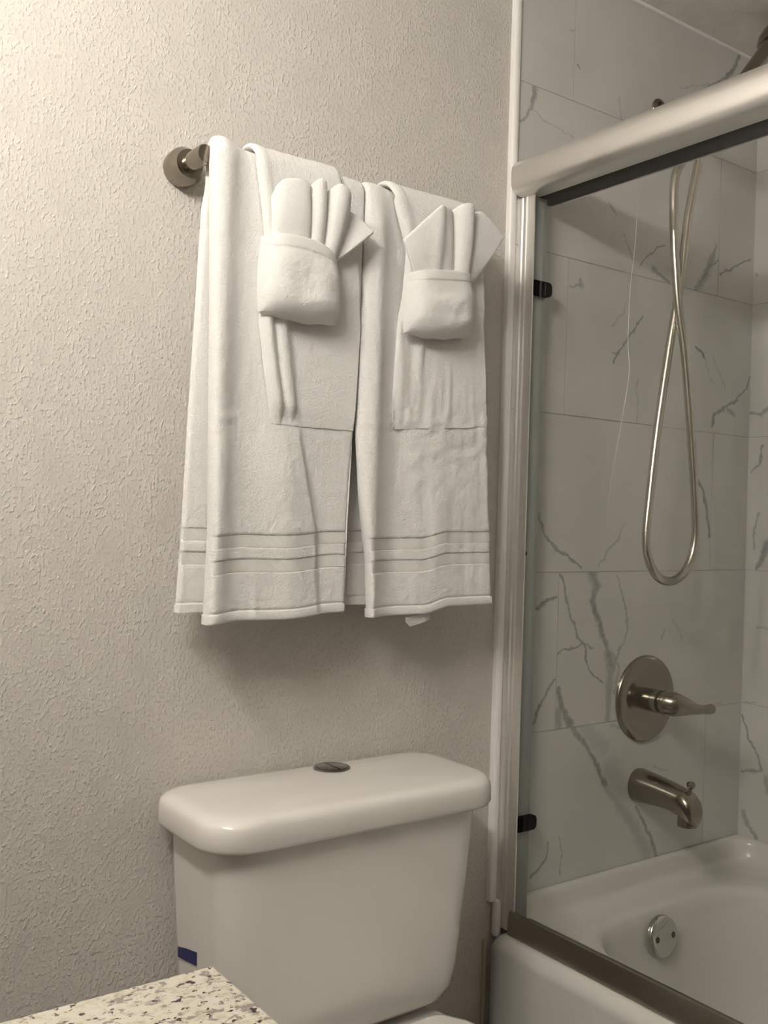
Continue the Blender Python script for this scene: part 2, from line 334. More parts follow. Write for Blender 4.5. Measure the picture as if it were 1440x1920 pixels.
# vein paths on the tiles, hose and streak paths (metres)
VEINS_BACK = [
   ([(-.1423, 1.7816), (-.1598, 1.7429), (-.1744, 1.7129)],.006,.022,.55),
   ([(-.1744, 1.7129), (-.1983, 1.6835), (-.2194, 1.6665)],.018,.006,.55),
   ([(-.1342, 1.7475), (-.1656, 1.7301), (-.1955, 1.6898)],.003,.003,.8),
   ([(-.0145, 1.7728), (-.0681, 1.7491), (-.1263, 1.7191)],.003,.004,.7),
   ([(-.3196, 1.7484), (-.3426, 1.7403), (-.3759, 1.7156), (-.3975, 1.6933)],.003,.002,.7),
   ([(-.3549, 1.6933), (-.3343, 1.6838), (-.2984, 1.6709)],.01,.004,.65),
   ([(-.3845, 1.5885), (-.4189, 1.5469), (-.4554, 1.5059), (-.4705, 1.4806)],.002,.004,.75),
   ([(-.4767, 1.5015), (-.4498, 1.5012)],.002,.002,.6),
   ([(-.5732, 1.6345), (-.5677, 1.6232)],.008,.01,.5),
   ([(-.5677, 1.6232), (-.6025, 1.6175)],.005,.003,.5),
   ([(-.438, 1.6062), (-.4532, 1.5785), (-.4765, 1.5572)],.002,.002,.4),
   ([(-.2076, 1.5461), (-.1854, 1.5411), (-.172, 1.5252)],.005,.003,.75),
   ([(-.172, 1.5252), (-.1408, 1.4736)],.002,.002,.35),
   ([(-.1437, 1.5364), (-.0945, 1.4624)],.002,.002,.3),
   ([(0.0015, 1.513), (-.0142, 1.4786), (-.0536, 1.4462), (-.0992, 1.422), (-.1312, 1.4072), (-.1396, 1.3789)],.003,.006,.7),
   ([(-.086, 1.4231), (-.0587, 1.4114)],.005,.006,.5),
   ([(-.3957, 1.4618), (-.3917, 1.3702)],.002,.003,.35),
   ([(-.4976, 1.8008), (-.4782, 1.7833)],.003,.003,.5),
   ([(-.4496, 1.7458), (-.4201, 1.7003)],.003,.003,.4),
   ([(-.0757, 2.2268), (-.0966, 2.1898), (-.1249, 2.1569)],.012,.008,.75),
   ([(-.1249, 2.1569), (-.1818, 2.1273), (-.2088, 2.0955)],.006,.003,.6),
   ([(-.1819, 2.1294), (-.2847, 2.0916)],.003,.002,.3),
   ([(-.7112, 1.9712), (-.7156, 1.9512), (-.7199, 1.9293)],.011,.007,.65),
   ([(-.7199, 1.9293), (-.7419, 1.8991)],.004,.003,.6),
   ([(-.7199, 1.9293), (-.6799, 1.9191), (-.6028, 1.9043)],.002,.002,.3),
   ([(-.5976, 2.0482), (-.5918, 2.044)],.005,.005,.7),
   ([(-.4738, 2.022), (-.4719, 1.9779), (-.4472, 1.9722)],.002,.003,.3),
   ([(-.6225, 2.1086), (-.6114, 2.1091)],.005,.005,.3),
   ([(-.6686, 1.1682), (-.6555, 1.138), (-.623, 1.1076)],.004,.005,.6),
   ([(-.623, 1.1076), (-.5778, 1.087), (-.5467, 1.066)],.004,.005,.65),
   ([(-.4212, 1.158), (-.4389, 1.1268), (-.4676, 1.1049), (-.4953, 1.0727)],.003,.004,.4),
   ([(-.2225, 1.3318), (-.2029, 1.3079), (-.2045, 1.2768)],.005,.005,.65),
   ([(-.2045, 1.2768), (-.1649, 1.2357), (-.1502, 1.193), (-.1393, 1.138)],.004,.008,.75),
   ([(-.2103, 1.3617), (-.2069, 1.3271)],.004,.004,.35),
   ([(-.6102, 1.0588), (-.596, 1.049), (-.5786,.9862), (-.5512,.9328), (-.5297,.9071), (-.5234,.8785)],.003,.005,.65),
   ([(-.5156, 1.0594), (-.5013, 1.0301), (-.5132, 1.0019)],.022,.014,.6),
   ([(-.5132, 1.0019), (-.496,.9658), (-.4788,.933)],.012,.012,.7),
   ([(-.4788,.933), (-.4614,.8998), (-.4496,.8738)],.01,.014,.6),
   ([(-.4412, 1.0536), (-.4318, 1.0252), (-.4109,.9846), (-.4033,.9368), (-.4237,.9013)],.003,.003,.5),
   ([(-.6662,.9951), (-.6427, 1.0019), (-.6141, 1.0114)],.007,.004,.7),
   ([(-.6047,.9026), (-.5704,.9111), (-.5352,.9162), (-.5092,.9095)],.004,.004,.6),
   ([(-.2832,.939), (-.2939,.913)],.003,.003,.35),
   ([(-.2602,.9571), (-.2218,.9133)],.002,.003,.3),
   ([(-.5286,.9035), (-.5232,.875), (-.5016,.8522), (-.4746,.836)],.004,.004,.65),
   ([(-.4611,.8925), (-.4515,.8559), (-.455,.8129), (-.4582,.7627)],.022,.014,.45),
   ([(-.424,.9086), (-.4488,.8557)],.004,.006,.5),
   ([(-.4674,.9145), (-.4276,.8651), (-.4388,.8116)],.005,.006,.4),
   ([(-.6125,.855), (-.6355,.8276), (-.658,.7956), (-.6641,.7725)],.004,.005,.65),
   ([(-.6029,.8353), (-.5929,.7965), (-.5641,.7597)],.008,.014,.65),
   ([(-.601,.7903), (-.5978,.7597)],.014,.016,.5),
   ([(-.5561,.7505), (-.5271,.7236), (-.5001,.6957)],.012,.008,.6),
   ([(-.5001,.6957), (-.4719,.6494), (-.4549,.6256)],.008,.01,.7),
   ([(-.5284,.7554), (-.4908,.7231), (-.4637,.7058)],.02,.03,.22),
   ([(-.44,.6524), (-.4054,.6078)],.05,.05,.28),
   ([(-.4549,.6256), (-.4152,.58), (-.3689,.5325), (-.3204,.4649)],.012,.03,.32),
   ([(-.3592,.568), (-.335,.5346), (-.3103,.4969), (-.2907,.4502)],.004,.01,.65),
   ([(-.6187,.5384), (-.6222,.5048), (-.6638,.4786)],.003,.005,.6),
   ([(-.5873,.5434), (-.5785,.5107), (-.5817,.4697)],.002,.003,.4),
   ([(0.0133,.504), (0.0036,.4605)],.008,.014,.5),
   ([(-.4112,.74), (-.4441,.7469)],.006,.004,.3),
   ([(-.3053,.6445), (-.2574,.6309)],.004,.004,.3),
   ([(-.0172,.7527), (-.1008,.7581)],.002,.003,.35),
]
VEINS_RIGHT = [
   ([(-.0358, 1.3473), (-.028, 1.3071), (-.0106, 1.2831)],.004,.004,.6),
   ([(-.0295, 1.1895), (-.0196, 1.1446), (-.0217, 1.1081)],.004,.004,.5),
   ([(-.0562, 1.1217), (-.0396, 1.0847), (-.029, 1.0618)],.016,.006,.65),
   ([(-.0055,.7236), (-.0208,.6777), (-.0446,.6422), (-.0566,.6148)],.003,.006,.7),
   ([(-.0096,.5972), (-.0568,.6088)],.005,.005,.6),
   ([(-.0124,.5092), (-.0226,.4794), (-.0482,.4575)],.01,.01,.6),
   ([(-.0091,.7568), (-.0363,.7595)],.002,.002,.4),
   ([(-.0309,.9304), (-.0622,.9298)],.003,.003,.35),
   ([(-.0017, 1.4204), (-.0291, 1.4166), (-.0467, 1.4255)],.004,.008,.6),
   ([(-.0683,.5955), (-.0735,.5689)],.012,.012,.5),
   ([(-.0089, 1.741), (-.0099, 1.7375)],.004,.004,.5),
]
HOSE = [(-.4582, 1.8469), (-.4743, 1.8126), (-.477, 1.7306), (-.4642, 1.5902), (-.442, 1.491), (-.4142, 1.3494), (-.3872, 1.195), (-.3821, 1.1221), (-.4064, 1.07), (-.451, 1.05), (-.4976, 1.0658), (-.5233, 1.1209), (-.5134, 1.2113), (-.4912, 1.3434), (-.4628, 1.4884), (-.4355, 1.6359), (-.4216, 1.7624), (-.3983, 1.8715)]
STREAK = [(-.2662, 1.7004), (-.2645, 1.6259), (-.2564, 1.5436), (-.255, 1.4598), (-.2592, 1.4063), (-.2463, 1.3277), (-.231, 1.2481), (-.2199, 1.1765)]

# ================================================================== SETTING
CEIL = 2.23; WX = -2.38; FY = -4.0; PW = 0.009     # PW: face of the painted wall (tile face is y = 0)
def struct(o, label, cat): return tag(o, label, cat, kind='structure')
floor = struct(boxobj('floor', (WX, .1, FY, .11, -.05, 0), M['floor']), 'tan vinyl bathroom floor under the toilet', 'floor')
ceiling = struct(boxobj('ceiling', (WX, .1, FY, .11, CEIL, CEIL+.05), M['ceiling']), 'textured off-white ceiling above the shower', 'ceiling')
wall_back = struct(boxobj('wall_back', (WX, .1, PW, .11, 0, CEIL), M['wall']), 'textured off-white painted wall behind the towels and toilet', 'wall')
wall_right = struct(boxobj('wall_right', (PW, .11, FY, PW, 0, CEIL), M['wall']), 'marble tiled long wall of the tub alcove', 'wall')
wall_left = struct(boxobj('wall_left', (WX-.1, WX, FY, .11, 0, CEIL), M['wall']), 'painted wall beside the granite vanity', 'wall')
wall_front = struct(boxobj('wall_front', (WX-.1, .11, FY-.1, FY, 0, CEIL), M['wall']), 'painted wall opposite the towels', 'wall')
wall_alcove = struct(boxobj('wall_alcove', (-.79, PW, -1.66, -1.532, 0, CEIL), M['wall']), 'painted wall closing the far end of the tub alcove', 'wall')
bb = bmesh.new(); box(bb, WX, -.80, -.004, PW, 0, .09, .004)
struct(from_bm('baseboard_back', bb, M['trim']), 'white baseboard along the wall behind the toilet', 'baseboard')
# white bullnose strip where paint meets tile
prof = [(-.7665, PW)]+[(-.758-.0085*math.cos(a), .001-.0055*math.sin(a)) for a in [math.pi*k/10 for k in range(11)]]+[(-.7495, PW)]
bm = rings_mesh([[(x, y, z) for x, y in prof] for z in (.455, CEIL)])
struct(from_bm('trim_1', bm, M['trim']), 'white vertical bullnose trim between painted wall and marble tile', 'trim')
# caulk bead along the ceiling above the tile
bm = tube([Vector((-.745, -.001, CEIL-.001)), Vector((0, -.001, CEIL-.001))], .0045, 8)
keep(from_bm('caulk_line', bm, M['trim']), wall_back)

# ---- tiles, 12 x 24 inch, one object each
ROWS = [(.452, .755), (.755, 1.06), (1.06, 1.365), (1.365, 1.67), (1.67, 1.975), (1.975, CEIL-.001)]
def seg_tile(pts): return (sum(p[0] for p in pts)/len(pts), sum(p[1] for p in pts)/len(pts))
def tile_row(parent, horiz, r, cuts, veins, axis):
    z0, z1 = ROWS[r]
    for a, b in zip(cuts, cuts[1:]):
        mine = []
        for v in veins:
            c = seg_tile(v[0])
            if a <= c[0] <= b and z0 <= c[1] <= z1: mine.append(v)
        g = .0009; bm = bmesh.new()
        e = b if b == 0 else b-g
        if axis == 'x': box(bm, a+g, e, 0, .0085, z0+g, z1-g)
        else: box(bm, 0, .0085, a+g, e, z0+g, z1-g)
        mat = marble('marble_tile', mine, (1, 0, 1) if axis == 'x' else (0, 1, 1)) if mine else (MARBLE_PLAIN_X if axis == 'x' else MARBLE_PLAIN_Y)
        keep(from_bm('tile', bm, mat, None, False), parent)
MARBLE_PLAIN_X = marble('marble_plain', [], (1, 0, 1)); MARBLE_PLAIN_Y = marble('marble_plain_long', [], (0, 1, 1))
keep(boxobj('grout', (-.7495, .0, .0007, .0088, .452, CEIL-.0005), M['grout']), wall_back)
keep(boxobj('grout', (.0007, .0088, -1.53, 0, .452, CEIL-.0005), M['grout']), wall_right)
for r in range(6):
    tile_row(wall_back, True, r, [-.7495, -.133, 0.0] if r % 2 == 0 else [-.7495, -.608, 0.0], VEINS_BACK, 'x')
    tile_row(wall_right, False, r, [-1.53, -1.16, -.55, 0.0] if r % 2 == 0 else [-1.53, -.86, -.25, 0.0], VEINS_RIGHT, 'y')

# ================================================================== BATHTUB
tub = empty('bathtub', 'white alcove bathtub with rounded rim beneath the glass shower door', 'bathtub', (-.38, -.762, 0))
def sup(cx, cy, a, b, n, z, K=288):
    out = []
    for k in range(K):
        # denser towards the ends so that the corners stay round
        t = 2*math.pi*k/K; c, s = math.cos(t), math.sin(t)
        x = math.copysign(abs(c)**(2/n), c)*a; y = math.copysign(abs(s)**(2/n), s)*b
        out.append((cx+x, cy+y, z))
    return out
def sup_ray(cx, cy, a, b, n, z, K=288):
    out = []
    for k in range(K):
        t = 2*math.pi*k/K; c, s = math.cos(t)*a, math.sin(t)*b
        r = ((abs(c)/a)**n+(abs(s)/b)**n)**(-1/n); out.append((cx+c*r, cy+s*r, z))
    return out
TZ = .400
ox, oy, oa, ob = -.3865, -.762, .3855, .7605
rings = [sup_ray(ox, oy, oa, ob, 60, 0), sup_ray(ox, oy, oa, ob, 60, TZ-.026)]
for k in range(1, 7):
    a = math.pi/2*k/6; d = .024*(1-math.cos(a)); rings.append(sup_ray(ox, oy, oa-d, ob-d, 60, TZ-.026+.026*math.sin(a)))
ix, iy, ia, ib = -.378, -.775, .318, .695
rings.append(sup_ray(ix, iy, ia+.035, ib+.035, 5, TZ))
for dz, d in ((.0, .012), (-.0015, .006), (-.006, -.001), (-.014, -.006), (-.03, -.010)): rings.append(sup_ray(ix, iy, ia+d, ib+d, 4.2, TZ+dz))
for z, sx, fy, by, n in ((.30, .025, .020, .05, 4), (.20, .042, .035, .12, 4), (.12, .060, .055, .2, 3.6), (.085, .085, .085, .26, 3.4), (.072, .13, .14, .33, 3.2), (.07, .2, .3, .45, 3)):
    y0, y1 = iy+ib-fy, iy-ib+by; rings.append(sup_ray(ix, (y0+y1)/2, ia-sx, (y0-y1)/2, n, z))
keep(from_bm('tub_shell', rings_mesh(rings), M['tub'], None, True, 50), tub)
# raised flange against the two tiled walls, with a coved corner
PR = [(.075, .3985, .06), (.05, .4012, .06), (.034, .404, .055), (.024, .410, .052), (.018, .420, .05), (.0155, .440, .05), (.0135, .449, .05), (.010, .4525, .046), (.0015, .4535, .003), (.0015, .39, .003)]
rr = []
for d, z, R in PR:
    R = max(R, .001); row = [(-.6955, -d, z), (-.4, -d, z)]
    for k in range(11):
        a = math.pi/2*(1-k/10); row.append((-d-R+R*math.cos(a), -d-R+R*math.sin(a), z))
    row += [(-d, -.6, z), (-d, -1.52, z)]; rr.append(row)
bm = rings_mesh(rr, False, False, False); 
keep(from_bm('wall_flange', bm, M['tub'], None, True, 50), tub)
# overflow plate on the sloping end wall of the basin
oc = Vector((-.398, -.1035, .345)); ax = Vector((0, -1, .16)).normalized()
ov = from_bm('overflow_plate', lathe([(.041, -.004), (.041, .002), (.039, .006), (.034, .0085), (.0, .0095)], oc, ax, 48), M['chrome'])
keep(ov, tub)
for s in (-.024, .024):
    c = oc+Vector((s, 0, 0))+ax*.0085
    sc = from_bm('screw', lathe([(.006, -.002), (.006, .0005), (.003, .001), (.0, .0)], c, ax, 16), M['screw']); sc.parent = ov
    sc.matrix_parent_inverse = Matrix.Identity(4)
keep(boxobj('corner_caulk', (-.7555, -.741, -.009, .008, .388, .457), M['trim'], None, .0065), tub)
bm = tube([Vector((-.7695, .005, .01)), Vector((-.7695, .005, .385))], .004, 8); keep(from_bm('corner_caulk', bm, M['caulk']), tub)

# ================================================================== SHOWER DOOR
frame = empty('shower_door_frame', 'brushed aluminium frame of the sliding shower door around the tub opening', 'door frame', (-.72, -.76, TZ))
front = [(-.7185, 1.757), (-.735, 1.757), (-.750, 1.7575), (-.758, 1.760), (-.7645, 1.765), (-.768, 1.772), (-.7695, 1.783), (-.7695, 1.796), (-.768, 1.806), (-.763, 1.8145), (-.754, 1.8205), (-.741, 1.8245), (-.722, 1.826), (-.700, 1.824), (-.680, 1.818), (-.666, 1.808), (-.660, 1.796), (-.659, 1.757), (-.663, 1.757), (-.663, 1.80), (-.7185, 1.80)]
bm = rings_mesh([[(x, y, z) for x, z in front] for y in (-.0045, -.02, -1.5, -1.5315)])
keep(from_bm('header', bm, M['alu'], None, True, 35), frame)
keep(boxobj('channel_shade_fill', (-.718, -.6635, -1.53, -.001, 1.7585, 1.7995), M['dark']), frame)  # black lining and the hollow channel's shade put into one near-black bar
for yy, nm in ((0.0, -1), (-1.5315, 1)):
    j = 'jamb'
    y0 = yy; s = nm
    prof = [(-.741, 0), (-.741, .006), (-.7395, .009), (-.7395, .012), (-.741, .0145), (-.741, .018), (-.7395, .021), (-.7390, .037), (-.7365, .037), (-.7365, .0005)]
    bm = rings_mesh([[(x, y0+s*d-.0005*(s > 0)*0, z) for x, d in prof] for z in (.404, 1.757)])
    jo = keep(from_bm(j, bm, M['alu'], None, True, 25), frame)
    bm = bmesh.new(); box(bm, -.7362, -.697, *sorted((y0+s*.0005, y0+s*.028)), .413, 1.757, .0015)
    wb = from_bm('jamb_web', bm, M['jamb_in']); keep(wb, frame)
for z in (1.587, .600):
    out = rrect(-.7115, z, .0235, .0135, (.009, .002, .002, .009), 6)
    bm = rings_mesh([[(x, y, zz) for x, zz in out] for y in (-.0282, -.0375)])
    keep(from_bm('bumper', bm, M['black'], None, True, 40), frame)
keep(from_bm('screw', lathe([(.0042, 0), (.0042, .001), (0, .0015)], (-.7285, -.028, 1.0975), (0, -1, 0), 16), M['screw']), frame)
prof = [(-.7465, .402), (-.7455, .430), (-.7435, .4425), (-.7375, .4435), (-.7365, .430), (-.7365, .4075), (-.712, .4075), (-.712, .425), (-.7095, .425), (-.7095, .4075), (-.691, .4075), (-.691, .418), (-.688, .418), (-.688, .4012), (-.7465, .4012)]
bm = rings_mesh([[(x, y, z) for x, z in prof] for y in (-.0285, -1.503)])
keep(from_bm('bottom_track', bm, M['track'], None, True, 30), frame)
def door(name, label, x, y0, y1):
    d = empty(name, label, 'glass door', (x, (y0+y1)/2, .4085), 'sliding glass shower doors')
    keep(boxobj('pane', (x-.003, x+.003, y0, y1, .4085, 1.757), M['glass']), d)
    return d
d1 = door('glass_door', 'clear glass sliding door nearest the towels, closed against the tub spout wall', -.7245, -.80, -.0425)
door('glass_door', 'clear glass sliding door farther from the towels, overlapping inside the first', -.6995, -1.49, -.74)
pth = resample(catmull([(-.7285, y, z) for y, z in STREAK], 10), .008)
keep(from_bm('pale_line', tube(pth, lambda i, m: .0006*math.sin(math.pi*min(max(i/m, .04), .96))**.6, 6), M['pale_mark']), d1)  # thin pale curved line down the face of the pane

# ================================================================== SHOWER FITTINGS
vc = Vector((-.3445, 0, .7935))
valve = empty('shower_valve', 'round brushed nickel shower valve with single lever handle on marble tile', 'faucet', vc)
keep(from_bm('escutcheon', lathe([(.0905, 0), (.0905, .003), (.088, .007), (.080, .0105), (.062, .0125), (.058, .0115), (.052, .0125), (0, .013)], vc, (0, -1, 0), 72), M['nickel']), valve)
keep(from_bm('collar', lathe([(.024, .010), (.024, .040), (.0225, .043), (.0225, .045), (0, .045)], vc, (0, -1, 0), 36), M['nickel']), valve)
LV = [(-.3445, -.043, .7935), (-.3435, -.056, .7935), (-.336, -.071, .792), (-.318, -.082, .788), (-.296, -.088, .7825), (-.272, -.0915, .779), (-.252, -.094, .7785), (-.239, -.095, .780)]
RT = [(0, .0235), (.10, .0255), (.24, .0245), (.40, .0185), (.55, .0125), (.72, .0092), (.86, .0098), (.95, .0105), (1, .006)]
pth = resample(catmull(LV, 10), .0022)
keep(from_bm('lever', tube(pth, lambda i, m: interp(RT, i/(m-1)), 24), M['nickel']), valve)

sp = empty('tub_spout', 'brushed nickel tub spout with diverter knob below the shower valve', 'faucet', (-.356, 0, .615))
rings = []
for t, dz, rx, rt_, rb in ((0, 0, .033, .034, .034), (.004, 0, .0335, .0345, .0345), (.03, -.001, .0325, .0325, .032), (.06, -.002, .0305, .030, .029), (.09, -.004, .0285, .0275, .0275), (.112, -.007, .027, .026, .031), (.128, -.010, .0255, .0245, .036), (.140, -.016, .0235, .020, .034), (.1455, -.022, .019, .012, .028), (.147, -.026, .012, .006, .020)):
    ring = []
    for k in range(40):
        a = 2*math.pi*k/40; s = math.sin(a); r = rt_ if s > 0 else rb
        ring.append((-.356+rx*math.copysign(abs(math.cos(a))**.85, math.cos(a)), -t, .615+dz+r*s))
    rings.append(ring)
keep(from_bm('spout_body', rings_mesh(rings), M['nickel'], None, True, 60), sp)
keep(from_bm('spout_outlet', lathe([(.019, 0), (.0195, .012), (.0195, .020), (.016, .021), (.014, .012), (0, .011)], (-.356, -.124, .582), (0, 0, -1), 32), M['nickel']), sp)
keep(from_bm('diverter_knob', lathe([(.004, 0), (.004, .010), (.0065, .012), (.0085, .017), (.0085, .021), (.006, .0235), (0, .024)], (-.356, -.128, .627), (0, -.12, 1), 20), M['nickel']), sp)

arm = empty('shower_pipe', 'brushed nickel shower pipe with round wall flange behind the door header', 'shower pipe', (-.353, 0, 2.03))
keep(from_bm('wall_flange', lathe([(.021, 0), (.021, .002), (.0195, .004), (.012, .006), (0, .006)], (-.353, 0, 2.028), (0, -1, 0), 36), M['nickel']), arm)
pth = catmull([(-.353, -.004, 2.022), (-.353, -.03, 2.012), (-.353, -.07, 1.992), (-.353, -.115, 1.965)], 8)
keep(from_bm('arm_pipe', tube(pth, .0105, 18), M['nickel']), arm)
keep(from_bm('diverter_block', lathe([(.012, 0), (.017, .004), (.017, .036), (.012, .042), (0, .043)], (-.353, -.110, 1.975), (0, -.6, -.8), 24), M['nickel']), arm)
keep(from_bm('wand_holder', tube([Vector((-.353, -.126, 1.966)), Vector((-.360, -.150, 1.972))], .012, 16), M['nickel']), arm)

wand = empty('hand_shower', 'brushed bronze-nickel hand shower hanging above the door header with looped steel hose', 'hand shower', (-.378, -.15, 1.945))
A = Vector((-.392, -.152, 1.935)); B = Vector((-.182, -.152, 2.164)); dr = (B-A).normalized(); L = (B-A).length
keep(from_bm('handle', lathe([(.009, -.018), (.011, -.014), (.011, 0), (.0125, .006), (.014, .07), (.015, L*.6), (.017, L*.85), (.020, L), (.012, L+.012), (0, L+.014)], A, dr, 28), M['nickel']), wand)
hd = Vector((.62, -.25, -.74)).normalized()
keep(from_bm('spray_head', lathe([(0, -.030), (.018, -.029), (.034, -.022), (.046, -.010), (.049, 0), (.048, .006), (.044, .008), (0, .008)], B+dr*.03, hd, 40), M['nickel']), wand)
hp = [(-.40, -.143, 1.918)]
H2 = list(HOSE); n = len(H2)
pts = [(-.372, -.128, 1.925), (-.392, -.132, 1.905), (-.425, -.138, 1.885)]
for i, (x, z) in enumerate(H2):
    # the strand running down to the right passes in front of the one coming back up
    y = -.14-.010*math.exp(-((i-4)/2.2)**2)+.010*math.exp(-((i-14)/2.2)**2); pts.append((x, y, z))
pts += [(-.3965, -.1445, 1.893), (-.401, -.151, 1.922)]
pth = resample(catmull(pts, 14), .00165)
keep(from_bm('hose', tube(pth, lambda i, m: .0086 if i % 2 else .0073, 12), M['hose'], None, True, 180), wand)

# ================================================================== TOWEL BAR
BY, BZ = -.066, 1.654
tb = empty('towel_bar', 'brushed nickel towel bar with round tapered posts carrying the white towels', 'towel bar', (-1.15, PW, BZ))
for px in (-1.413, -.925):
    po = from_bm('post', lathe([(.0270, 0), (.0275, .003), (.0275, .020), (.0262, .0225), (.0205, .034), (.0125, .0350), (.0115, .046), (.0135, .048), (.0135, .084), (.0120, .0865), (0, .087)], (px, PW, BZ+.002), (0, -1, 0), 48), M['nickel'])
    keep(po, tb)
keep(from_bm('bar', tube([Vector((-1.405, BY, BZ+.002)), Vector((-.933, BY, BZ+.002))], .008, 18), M['nickel']), tb)

# ================================================================== TOWELS
def drape(xl, xr, R, thick, disp, zfront, zback, skew=lambda u, z: 0.0, nu=90, dz=.006, rng=None, edge=.008, extra=(), yc=BY, zc=BZ, din=None, hug=None, shell=False):
    """folded cloth hung over the bar as one closed slab: outer face, inner face, rounded sides.
    xl / xr(side, z): side edges, disp(side, x, z): outward relief of the outer face,
    rng: (side, z0, z1) limits the slab to a strip of the front or back panel"""
    st = []
    if rng is None or rng[0] == 'b':
        z0, z1 = (zback, zc) if rng is None else (rng[1], rng[2])
        zs = [z0+(z1-z0)*k/max(1, int((z1-z0)/dz)) for k in range(max(1, int((z1-z0)/dz))+1)]
        zs = sorted(set(zs+[e for e in extra if z0 < e < z1])); st += [('b', z, yc+R, z, 1.0, 0.0) for z in zs]
    if rng is None:
        for k in range(1, 16):
            a = math.pi*k/16; st.append(('f' if k > 8 else 'b' if k < 8 else 't', zc+R*math.sin(a), yc+R*math.cos(a), zc+R*math.sin(a), math.cos(a), math.sin(a)))
    if rng is None or rng[0] == 'f':
        z0, z1 = (zfront, zc) if rng is None else (rng[1], rng[2])
        zs = [z1+(z0-z1)*k/max(1, int((z1-z0)/dz)) for k in range(max(1, int((z1-z0)/dz))+1)]
        zs = sorted(set(zs+[e for e in extra if z0 < e < z1]), reverse=True); st += [('f', z, yc-R, z, -1.0, 0.0) for z in zs]
    vs = []; fs = []; m = nu+1
    for side, zv, y, z, ny, nz in st:
        sd = side if side != 't' else 'f'
        # blend the side edges of the two panels over the bar
        if ny != 0 and abs(ny) < 1 or side == 't':
            wf = .5-.5*ny; a = xl('b', zv)*(1-wf)+xl('f', zv)*wf; b = xr('b', zv)*(1-wf)+xr('f', zv)*wf
        else: a, b = xl(sd, zv), xr(sd, zv)
        wd = b-a; outer = []; inner = []
        for j in range(m):
            u = j/nu; u = .5-.5*math.cos(math.pi*u)*(.35)-.0 if False else u
            x = a+wd*u; de = min(x-a, b-x)
            rn = 0 if de >= edge else 1-math.sqrt(max(0, 1-((edge-de)/edge)**2))
            if ny == 1.0 or ny == -1.0: d = disp(sd, x, zv)
            else: wf = .5-.5*ny; d = disp('b', x, zv)*(1-wf)+disp('f', x, zv)*wf
            zz = z+(skew(u, zv) if ny == -1.0 else 0)
            do = d-rn*thick*.5; di = -thick+rn*thick*.5+(din(sd, x, zv) if din and ny == 1.0 else 0)
            if shell: di = do-thick
            if hug is not None and ny == -1.0:
                hb = hug(x, zv); do = max(do, hb+.0003+.0015*sstep(zfront, zfront+.025, zv)); di = max(do-thick, hb+.0001)
            outer.append((x, y+ny*do, zz+nz*do)); inner.append((x, y+ny*di, zz+nz*di))
        vs += outer+inner
    K = 2*m
    for i in range(len(st)-1):
        o, p = i*K, (i+1)*K
        for j in range(nu):
            fs.append((o+j, o+j+1, p+j+1, p+j)); fs.append((o+m+j+1, o+m+j, p+m+j, p+m+j+1))
        fs.append((o+m, o, p, p+m)); fs.append((o+nu, o+m+nu, p+m+nu, p+nu))
    for i in (0, len(st)-1):
        o = i*K
        for j in range(nu): fs.append((o+j, o+m+j, o+m+j+1, o+j+1))
    me = bpy.data.meshes.new('m'); me.from_pydata(vs, [], fs); me.update()
    bm = bmesh.new(); bm.from_mesh(me); bpy.data.meshes.remove(me); return bm
BANDS = [(1.1045, 1.1225), (1.0690, 1.0876)]
BANDS_B = [(1.1155, 1.1330), (1.0815, 1.0990)]
def band_drop(z, bands):
    d = 0
    for a, b in bands:
        d -= .0021*(sstep(a-.0012, a+.0006, z)-sstep(b-.0006, b+.0012, z))
    return d
def bath_towel(label, xl, xr, relief, skew, zf, zb, hemf, hemb):
    t = empty('bath_towel', label, 'towel', (-1.15, BY, 1.0), 'bath towels hung over the bar')
    def disp(side, x, z):
        d = relief(side, x, z)+(band_drop(z, BANDS) if side == 'f' else 0)
        h = hemf if side == 'f' else hemb
        d -= .0022*math.exp(-((z-h)/.0016)**2)                      # stitched hem line
        d += .0008*noise.noise((x*160, z*160, 1.7))
        return d
    ex = []
    for bs in (BANDS, BANDS_B):
        for a, b in bs: ex += [a-.0012, a, a+.0006, b-.0006, b, b+.0012]
    for h in (hemf, hemb): ex += [h-.0025, h-.0012, h, h+.0012, h+.0025]
    keep(from_bm('terry_body', drape(xl, xr, .024, .013, disp, zf+.0005, zb+.0005, skew, 110, .006, extra=ex, din=lambda s, x, z: -band_drop(z, BANDS_B)+.0018*math.exp(-((z-hemb)/.0016)**2)+relief('b', x, z)*.8), M['terry'], None, True, 70), t)
    for side, bands in (('f', BANDS), ('b', BANDS_B)):
        for a, b in bands:
            f = (lambda s, x, z: relief(s, x, z)-.0009) if side == 'f' else (lambda s, x, z: relief('b', x, z)*.8)
            keep(from_bm('woven_band', drape(lambda s, z: xl(s, z)+.002, lambda s, z: xr(s, z)-.002, .024 if side == 'f' else .0136, .0014, f, 0, 0, skew, 110, .004, rng=(side, a+.0007, b-.0007), edge=.003, shell=(side == 'f'), din=None if side == 'f' else (lambda s, x, z: relief('b', x, z)*.8)), M['woven'], None, True, 70), t)
    for side, z0, h in (('f', zf, hemf), ('b', zb, hemb)):
        f = lambda s, x, z, z0=z0, h=h: relief(s, x, z)+.0018*math.sqrt(max(0, 1-((z-(z0+h)/2)/((h-z0)/2+1e-6))**2))
        keep(from_bm('hem', drape(lambda s, z: xl(s, z)-.0008, lambda s, z: xr(s, z)+.0008, .024, .0145, f, 0, 0, skew, 110, .0018, rng=(side, z0, h-.0018), edge=.006), M['terry_fine'], None, True, 70), t)
    return t

